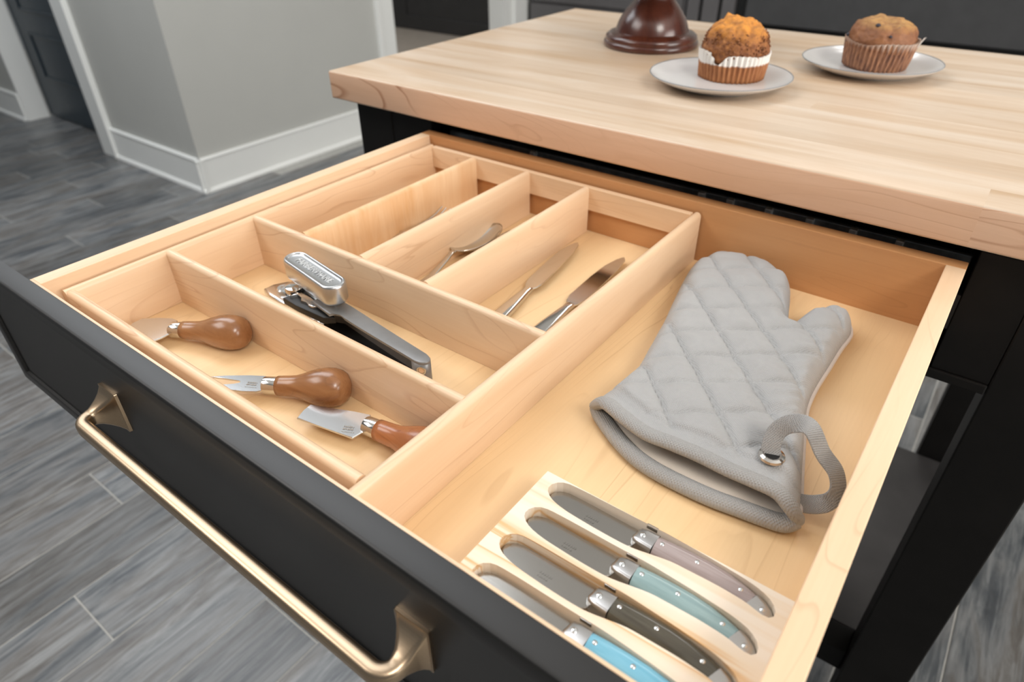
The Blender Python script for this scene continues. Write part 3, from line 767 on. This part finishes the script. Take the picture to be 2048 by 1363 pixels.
# ------------------------------------------------------------------ spreader tray and spreaders
BT = FZ + .024; SY = (-.3978, -.4247, -.4515, -.4785)
def tray():
    t = thing('spreader_tray', 'pale pine tray with four routed slots in the front right of the drawer', 'tray', (.754, -.448, FZ))
    x0, x1, y0, y1 = .6683, .8396, -.5068, -.3905
    holes = []
    for ys in SY:
        P = [(.6830, ys + .0060), (.7000, ys + .0068), (.7400, ys + .0072), (.7600, ys + .0078), (.7900, ys + .0066), (.8150, ys + .0046), (.8270, ys + .0015), (.8335, ys - .0050), (.8342, ys - .0100), (.8310, ys - .0128), (.8270, ys - .0125), (.8180, ys - .0095), (.8000, ys - .0088), (.7700, ys - .0098), (.7560, ys - .0130), (.7480, ys - .0150), (.7380, ys - .0158), (.7200, ys - .0158), (.6980, ys - .0150), (.6850, ys - .0128), (.6775, ys - .0080), (.6762, ys - .0020), (.6785, ys + .0030)]
        holes.append([(v.x, v.y) for v in smooth_poly(resample([Vector((a, b, 0)) for a, b in P], .004), 2)])
    V, F = filled([(x0, y0), (x1, y0), (x1, y1), (x0, y1)], holes)
    bm = B(); vt = [bm.verts.new((v.x, v.y, BT)) for v in V]
    for f in F:
        a, b, c = (V[i] for i in f[:3]); ccw = (b - a).cross(c - a) > 0
        bm.faces.new([vt[i] for i in (f if ccw else f[::-1])])
    for h in holes:
        n = len(h); A = [min(vt, key=lambda v: (v.co.x - p[0])**2 + (v.co.y - p[1])**2) for p in h]
        D = [bm.verts.new((p[0], p[1], FZ + .005)) for p in h]
        for i in range(n):
            j = (i + 1) % n; bm.faces.new((A[i], A[j], D[j], D[i]))
        V2, F2 = filled(h)
        d2 = [min(D, key=lambda v: (v.co.x - q.x)**2 + (v.co.y - q.y)**2) for q in V2]
        for f in F2:
            a, b, c = (V2[i] for i in f[:3]); ccw = (b - a).cross(c - a) > 0
            bm.faces.new([d2[i] for i in (f if ccw else f[::-1])])
    cs = [(x0, y0), (x1, y0), (x1, y1), (x0, y1)]
    tc = [min(vt, key=lambda v: (v.co.x - p[0])**2 + (v.co.y - p[1])**2) for p in cs]; bc = [bm.verts.new((*p, FZ)) for p in cs]
    for i in range(4):
        j = (i + 1) % 4; bm.faces.new((tc[i], bc[i], bc[j], tc[j]))
    bm.faces.new(bc[::-1])
    bmesh.ops.recalc_face_normals(bm, faces=bm.faces)
    obj('tray_body', bm, M['pine'], t)
tray()
def spreader():
    ys = SY[0]; zc = FZ + .0165
    t = thing('cheese_spreader', 'spreader with a pearly mauve grey handle in the rearmost tray slot', 'cheese spreader', (.754, ys, FZ + .005), 'resin handled spreaders in the pine tray')
    bl = [(.6778, ys - .0040), (.6790, ys + .0002), (.6825, ys + .0030), (.6880, ys + .0042), (.7000, ys + .0045), (.7440, ys + .0044), (.7460, ys - .0040), (.7440, ys - .0085), (.7425, ys - .0125), (.7390, ys - .0130), (.7200, ys - .0132), (.7000, ys - .0126), (.6880, ys - .0108), (.6810, ys - .0080)]
    bl = [(v.x, v.y) for v in smooth_poly(resample([Vector((a, b, 0)) for a, b in bl], .003), 2)]
    obj('blade', add_prism(B(), bl, zc - .0004, zc + .0010, .0004, 1), M['blade'], t, smooth=True, angle=30)
    marks('etching', t, (.7080, ys - .0058), (1, 0, 0), (0, 1, 0), [(6, .0013, .0016), (5, .0012, .0012)], zc + .00115, M['blade'])
    def body(pts, seg=5, rf=.5):
        rings = []
        for i, (x, y, wd, hh) in enumerate(pts):
            a = pts[max(i - 1, 0)]; b = pts[min(i + 1, len(pts) - 1)]; d = Vector((b[0] - a[0], b[1] - a[1])).normalized()
            rings.append([Vector((x - d.y*u, y + d.x*u, zc + v)) for u, v in rrect(wd*1.25, hh*1.22, min(wd, hh)*rf, seg)])
        return add_sweep(B(), rings)
    bo = obj('bolster', body([(.7416, ys - .0008, .0045, .0050), (.7422, ys - .0010, .0075, .0080), (.7440, ys - .0012, .0098, .0098), (.7480, ys - .0014, .0108, .0106), (.7560, ys - .0016, .0116, .0112)], 4, .26), M['satin'], t, smooth=True, angle=60)
    obj('spring_bar', box(.7452, .7532, ys + .0072, ys + .0090, zc + .0030, zc + .0068, .0006), M['steel'], t)
    pts = [(.7562, ys - .0016, .0120, .0114), (.7660, ys - .0012, .0126, .0122), (.7780, ys - .0008, .0128, .0124), (.7900, ys - .0006, .0126, .0122), (.8010, ys - .0012, .0120, .0118), (.8110, ys - .0030, .0112, .0114), (.8185, ys - .0050, .0106, .0112)]
    hd = obj('handle', body(pts), M['resin_mauve'], t, smooth=True, angle=60)
    for x, y, z in ((.7602, ys - .0010, .0060), (.7832, ys - .0006, .0062), (.8112, ys - .0028, .0058)):
        obj('rivet', add_lathe(B(), [(.0015, -.001), (.0015, .0002), (.0011, .0006), (0, .0008)], (x, y, zc + z*1.22 - .0003), None, 14), M['chrome'], hd, smooth=True)
    obj('bolster_rivet', add_lathe(B(), [(.0019, -.001), (.0019, .0003), (.0014, .0007), (0, .0009)], (.7472, ys - .0012, zc + .0063), None, 14), M['chrome'], bo, smooth=True)
    ec = obj('end_cap', body([(.8186, ys - .0050, .0112, .0116), (.8230, ys - .0066, .0106, .0112), (.8275, ys - .0088, .0092, .0102), (.8305, ys - .0106, .0066, .0084), (.8316, ys - .0112, .0034, .0050)], 4, .35), M['satin'], t, smooth=True, angle=60)
    obj('cap_rivet', add_lathe(B(), [(.0016, -.001), (.0016, .0003), (.0012, .0007), (0, .0009)], (.8258, ys - .0078, zc + .0062), None, 14), M['chrome'], ec, smooth=True)
    return t
sp = spreader()
for i, (m, lab) in enumerate((('resin_aqua', 'spreader with a pearly aqua green handle in the second tray slot from the back'), ('resin_olive', 'spreader with a dark olive handle in the third tray slot from the back'), ('resin_blue', 'spreader with a sky blue handle half hidden behind the drawer front'))):
    dup(sp, Vector((.754, SY[i + 1], FZ + .005)), lab, 0, {'handle': M[m]})

# ------------------------------------------------------------------ oven mitt
def oven_mitt():
    t = thing('oven_mitt', 'grey quilted oven mitt with a hanging loop lying in the right of the drawer', 'oven mitt', (.72, -.15, FZ))
    side = [(0.6519,-0.2947),(0.6539,-0.2837),(0.6560,-0.2701),(0.6569,-0.2527),(0.6560,-0.2319),(0.6500,-0.1995),(0.6416,-0.1554),(0.6313,-0.1106),(0.6236,-0.0750),(0.6190,-0.0427),(0.6230,-0.0160),(0.6345,0.0000),(0.6560,0.0055),(0.6790,0.0040),(0.7000,-0.0030),(0.7153,-0.0150),(0.7237,-0.0330),(0.7304,-0.0571),(0.7363,-0.0775),(0.7415,-0.0930),(0.7440,-0.0815),(0.7485,-0.0620),(0.7587,-0.0470),(0.7712,-0.0410),(0.7831,-0.0461),(0.7893,-0.0591),(0.7908,-0.0720),(0.7891,-0.0975),(0.7889,-0.1304),(0.7882,-0.1596),(0.7889,-0.1813),(0.7905,-0.1973),(0.7937,-0.2115),(0.7981,-0.2298),(0.8026,-0.2468),(0.8100,-0.2742),(0.8150,-0.2917),(0.8185,-0.3050),(0.8195,-0.3150)]
    up = [(.6610, -.3035), (.6801, -.3105), (.6989, -.3160), (.7145, -.3180), (.7301, -.3172), (.7480, -.3160), (.7651, -.3165), (.7795, -.3165), (.7929, -.3160), (.8067, -.3170), (.8150, -.3190)]
    lowh = [(.8138, -.3215), (.8027, -.3245), (.7849, -.3270), (.7661, -.3296), (.7460, -.3303), (.7245, -.3296), (.7059, -.3262), (.6876, -.3186), (.6696, -.3079), (.6581, -.3001)]
    sd = [v.to_2d() for v in resample(catmull([(x, y, 0) for x, y in side], 4), .0035, False)]
    upl = [v.to_2d() for v in resample(catmull([(side[0][0], side[0][1], 0)] + [(x, y, 0) for x, y in up] + [(side[-1][0], side[-1][1], 0)], 4), .0035, False)]
    poly = sd + upl[::-1][1:-1]
    V, F = filled(poly, step=.0020)
    sdl = [(p.x, p.y) for p in sd]
    def quilt(x, y):
        a = (.743*x + .669*y - .331)/.0396; b = (.616*x - .788*y - .4416)/.0378
        da = abs(a - round(a))*.0396; db = abs(b - round(b))*.0378
        fa = min(1, abs(a - round(a))*2); fb = min(1, abs(b - round(b))*2)
        puff = .0056*(sin(fa*pi/2)*sin(fb*pi/2))**.42
        g = .0022*exp(-(da/.0013)**2) + .0015*exp(-(db/.0013)**2)
        return puff - g
    cache = {}
    def zt(x, y):
        k = (round(x, 6), round(y, 6))
        if k in cache: return cache[k]
        d = segdist(x, y, sdl, False); wv = .021
        q = min(1, d/wv); prof = sqrt(max(0, 1 - (1 - q)**2))
        tail = max(0, min(1, (-.20 - y)/.12)); hmax = .0185 + .004*tail
        z = FZ + .0085 + hmax*prof
        wr = .0014*noise.noise(Vector((x*38 + y*20, y*70 - x*30, 3.0))) + .0012*noise.noise(Vector((x*90, y*90, 9.0)))
        rs = max(0, min(1, (x - .735)/.04))*max(0, min(1, (.29 + y)/.04))*max(0, min(1, (-.09 - y)/.03))
        wr += .0020*rs*sin((.616*x - .788*y)*520 + 2.0*sin(x*120))*max(0, noise.noise(Vector((x*45, y*45, 1.0))) + .25)
        hem = segdist(x, y, [(p.x, p.y) for p in upl], False)
        z += (quilt(x, y)*min(1, max(0, hem - .009)/.008) + wr)*min(1, d/.009)
        z -= .0016*exp(-((hem - .0135)/.0012)**2)
        cache[k] = z; return z
    def zb(x, y):
        d = segdist(x, y, sdl, False); return FZ + .0078 + max(0, zt(x, y) - FZ - .0085)*.80 - .0004
    obj('quilted_top', shell(B(), V, F, zt, zb), M['canvas'], t, smooth=True, angle=75)
    poly2 = [p for p in sd] + [v.to_2d() for v in resample([(x, y, 0) for x, y in lowh], .004, False)]
    cen = Vector((.72, -.16)); 
    V2, F2 = filled(poly2, step=.008)
    obj('back_panel', shell(B(), V2, F2, lambda x, y: FZ + .0076, lambda x, y: FZ + .0004), M['backing'], t, label='pale backing of the mitt')
    # soft side piping that shows along the edge under the quilted top
    obj('side_piping', add_tube(B(), [(p.x, p.y, FZ + .0075) for p in sd[int(len(sd)*.56):-2:2]], .0024, .0030, 8), M['backing'], t, smooth=True)
    hu = [(p.x, p.y - .001, zt(p.x, p.y) - .0032) for p in upl]
    n = len(hu)
    hu = [(x, y, z if 3 < i < n - 4 else max(FZ + .010, z)) for i, (x, y, z) in enumerate(hu)]
    obj('upper_hem', add_tube(B(), catmull(hu[::5] + [hu[-1]], 5), .0062, .0050, 12), M['canvas_hem'], t, smooth=True)
    hl = catmull([(.6530, -.2960, FZ + .009)] + [(x, y, FZ + .0068) for x, y in lowh[::-1]] + [(.8190, -.3160, FZ + .009)], 6)
    obj('lower_hem', add_tube(B(), hl, .0068, .0062, 12), M['canvas_hem'], t, smooth=True)
    V3, F3 = filled([(x, y) for x, y in [(.664, -.300)] + [(a, b + .004) for a, b in lowh[::-1][1:]] + [(.812, -.29), (.80, -.26), (.68, -.26)]], step=.008)
    obj('lining', shell(B(), V3, F3, lambda x, y: FZ + .0092 + .0008*noise.noise(Vector((x*60, y*60, 0))), lambda x, y: FZ + .0078), M['lining'], t, smooth=True)
    gx, gy = .7905, -.2966; gz = zt(gx, gy) + .0003
    bm = B(); add_lathe(bm, [(.0046, -.001), (.0050, .0012), (.0066, .0019), (.0086, .0010), (.0092, -.0006)], (gx, gy, gz), None, 36)
    obj('grommet', bm, M['steel'], t, smooth=True, label='steel grommet for the loop')
    obj('grommet_hole', add_lathe(B(), [(.0048, -.0004), (.0048, .0004)], (gx, gy, gz), None, 24), M['void'], t)
    path = catmull([(gx - .0005, gy + .001, gz - .001), (gx - .003, gy + .004, gz + .006), (gx - .0025, gy + .0095, gz + .0145), (gx + .0045, gy + .0130, gz + .0225), (gx + .0160, gy + .0130, gz + .0250), (.8190, -.2850, FZ + .0455), (.8300, -.2870, FZ + .0365), (.8350, -.2905, FZ + .0255), (.8330, -.2950, FZ + .0170), (.8250, -.2985, FZ + .0115), (.8130, -.3020, FZ + .0095)], 6)
    rings = []
    for i, p in enumerate(path):
        d = (path[min(i + 1, len(path) - 1)] - path[max(i - 1, 0)]).normalized()
        face = Vector((.25, -.80, .55)).lerp(Vector((.55, -.35, .75)), min(1, i/30))
        u = face.cross(d).normalized(); s = d.cross(u)
        rings.append([p + u*a + s*b for a, b in rrect(.0128, .0018, .0008, 2)])
    obj('hanging_loop', add_sweep(B(), rings), M['strap'], t, smooth=True, angle=50)
oven_mitt()

# ------------------------------------------------------------------ things on the worktop
def plate():
    t = thing('side_plate', 'white side plate with a grey rim under the crumb topped muffin', 'plate', (.5085, .2460, TOP), 'white side plates on the worktop')
    prof = [(0, .0030), (.048, .0030), (.050, .0), (.056, .0), (.058, .0022), (.072, .0060), (.084, .0108), (.0915, .0150), (.0927, .0162), (.0922, .0170), (.0905, .0166), (.0830, .0128), (.0720, .0088), (.062, .0068), (.050, .0060), (0, .0058)]
    obj('dish', add_lathe(B(), prof, (.5085, .2460, TOP), None, 96), M['porcelain'], t, smooth=True, angle=60)
    ring = [(.5085 + .0922*cos(2*pi*i/96), .2460 + .0922*sin(2*pi*i/96), TOP + .0169) for i in range(97)]
    obj('rim_line', add_tube(B(), ring, .00075, .0006, 6), M['rimline'], t, smooth=True)
    return t
p1 = plate()
dup(p1, Vector((.6520, .4440, TOP)), 'white side plate with a grey rim under the blueberry muffin')

def muffin(name, label, c, rb, rt, h, dome_h, mats, seedz, bump_amp, rimfn, dr=0.0):
    cx, cy, cz = c
    t = thing(name, label, 'muffin', (cx, cy, cz), 'muffins on plates')
    bm = B(); NF = 44; seg = NF*6; lev = 9; rings = []
    for l in range(lev + 1):
        f = l/lev; ring = []
        for i in range(seg):
            a = 2*pi*i/seg; fl = (.0011 + .0009*f)*cos(a*NF + .5*sin(3*a)); top = rimfn(a, h)
            r = rb + (rt - rb)*f + fl + .0012*noise.noise(Vector((cos(a)*3, sin(a)*3, f*2 + seedz)))
            ring.append(bm.verts.new((cx + r*cos(a), cy + r*sin(a), cz + top*f)))
        rings.append(ring)
    for A, D_ in zip(rings, rings[1:]):
        for i in range(seg): bm.faces.new((A[i], A[(i+1) % seg], D_[(i+1) % seg], D_[i]))
    bm.faces.new(rings[0][::-1])
    obj('paper_cup', bm, mats[0], t, smooth=True, angle=80)
    bm = B(); seg = 120; N = 46; rings = []
    z0 = h - .010
    for l in range(N + 1):
        th = pi/2*l/N; ring = []
        for i in range(seg):
            a = 2*pi*i/seg
            rr = (rt - .0042 + dr)*(cos(th)**.58) + .0022*sin(2*th); zz = z0 + (dome_h)*(sin(th)**.95)
            p = Vector((rr*cos(a), rr*sin(a), zz))
            f1 = noise.fractal(p*55 + Vector((seedz, 0, 0)), 1.0, 2.1, 4); rough = noise.fractal(p*190 + Vector((0, seedz, 0)), .9, 2.2, 4)
            lump = max(0, noise.noise(p*48 + Vector((0, seedz*2, 0))))
            k = min(1, l/6)
            am = bump_amp*(.35 + 1.0*max(0, sin(th) - .35))
            p += p.normalized()*0 + Vector((cos(a)*cos(th), sin(a)*cos(th), sin(th)))*(am*(f1*.9 + lump*1.3) + .0011*rough)*k
            ring.append(bm.verts.new((cx + p.x, cy + p.y, cz + p.z)))
            if l == N: break
        rings.append(ring)
    for A, D_ in zip(rings, rings[1:]):
        for i in range(seg):
            if len(D_) == 1: bm.faces.new((A[i], A[(i+1) % seg], D_[0]))
            else: bm.faces.new((A[i], A[(i+1) % seg], D_[(i+1) % seg], D_[i]))
    cake = obj('cake', bm, mats[1], t, smooth=True, angle=180)
    return t, cake
def adiff(a, b): return (a - b + pi) % (2*pi) - pi
cam_a = math.atan2(CPOS.y - .28, CPOS.x - .51)
def rim1(a, h):
    return h + .0010*sin(5*a) + .0030*max(0, cos(a - (cam_a - 1.25))) - .0125*exp(-(adiff(a, cam_a - .42)/.17)**2)
mc = Vector((.5110, .2800, TOP + .0062))
m1, cake1 = muffin('crumb_muffin', 'golden crumb topped muffin in a white edged paper cup, on the nearer plate', mc, .0425, .0462, .0335, .0475, (M['cup_gold'], M['muffin_gold']), 1.7, .0074, rim1)
bm = B(); rr = random.Random(11)
for i in range(420):
    a = rr.uniform(0, 2*pi); th = rr.uniform(.06, .55)*pi/2; rt = .0462
    r = (rt - .0036)*(cos(th)**.58) + .0022*sin(2*th) + .0010; z = .0235 + .0465*(sin(th)**.95)
    s = rr.uniform(.0007, .0017)
    v = bmesh.ops.create_icosphere(bm, subdivisions=1, radius=s)['verts']
    for q in v: q.co = Vector((q.co.x*rr.uniform(.8, 1.2), q.co.y*rr.uniform(.8, 1.2), q.co.z)) + Vector((mc.x + r*cos(a), mc.y + r*sin(a), mc.z + z))
obj('streusel', bm, M['crumb'], m1, kind='stuff', smooth=True, angle=180)
cam_b = math.atan2(CPOS.y - .45, CPOS.x - .65)
m2c = Vector((.6545, .4530, TOP + .0062))
m2, cake2 = muffin('blueberry_muffin', 'brown domed blueberry muffin in a brown paper cup, on the farther plate', m2c, .0415, .0470, .0360, .0365, (M['cup_brown'], M['muffin_brown']), 5.2, .0036, lambda a, h: h - .001 + .0012*sin(4*a) + .0060*max(0, cos(adiff(a, cam_b + 1.3))), .0018)
m2.rotation_euler = (radians(0), radians(4.0), 0)
rr = random.Random(5)
for a, th, s in ((cam_b - .35, 1.02, .0034), (cam_b - 1.35, .30, .0036), (cam_b - 1.2, .12, .0030), (cam_b + .2, .62, .0022), (cam_b + .5, 1.0, .0020)):
    r = (.0470 - .002)*(cos(th)**.62) + .003*sin(2*th); z = .026 + .0365*(sin(th)**.95)
    v = B(); bmesh.ops.create_icosphere(v, subdivisions=2, radius=s)
    for q in v.verts: q.co = Vector((q.co.x, q.co.y, q.co.z*.8)) + Vector((m2c.x + r*cos(a), m2c.y + r*sin(a), m2c.z + z))
    obj('blueberry', v, M['berry'], m2, smooth=True, angle=180)
fl = B(); a0 = cam_b + 1.45; pts = []
for i in range(7):
    a = a0 + (i - 3)*.075; r0, r1 = .0478, .0530
    pts.append([Vector((m2c.x + r*cos(a), m2c.y + r*sin(a), m2c.z + z)) for r, z in ((r0, .034), (.0500, .041), (r1 - .0008*abs(i - 3), .0475 - .0012*abs(i - 3)))])
g = [[fl.verts.new(p) for p in row] for row in pts]
for A, D_ in zip(g, g[1:]):
    for k in range(2): fl.faces.new((A[k], D_[k], D_[k+1], A[k+1]))
bmesh.ops.solidify(fl, geom=fl.faces, thickness=.0005)
obj('paper_flap', fl, M['flap'], m2, smooth=True, label='white loose edge of the paper cup')

def cake_stand():
    c = (.3105, .4330, TOP)
    t = thing('cake_stand', 'turned dark red wooden pedestal of a cake stand behind the crumb muffin', 'cake stand', c)
    prof = [(0, 0), (.0760, 0), (.0782, .0020), (.0785, .0060), (.0772, .0092), (.0752, .0105), (.0758, .0130), (.0745, .0170), (.0700, .0205), (.0640, .0225), (.0600, .0235), (.0585, .0290), (.0560, .0360), (.0520, .0440), (.0465, .0520), (.0410, .0590), (.0360, .0650), (.0322, .0700), (.0300, .0740), (.0292, .0785), (.0300, .082), (.0310, .086), (.0300, .091), (.0270, .097), (.0260, .110), (.0290, .120), (.0450, .128), (0, .128)]
    obj('pedestal', add_lathe(B(), prof, c, None, 96), M['cherry'], t, smooth=True, angle=60)
    obj('top_plate', add_lathe(B(), [(0, .1282), (.118, .1282), (.122, .131), (.122, .137), (.119, .141), (.112, .139), (0, .139)], c, None, 96), M['cherry'], t, smooth=True, angle=50)
cake_stand()
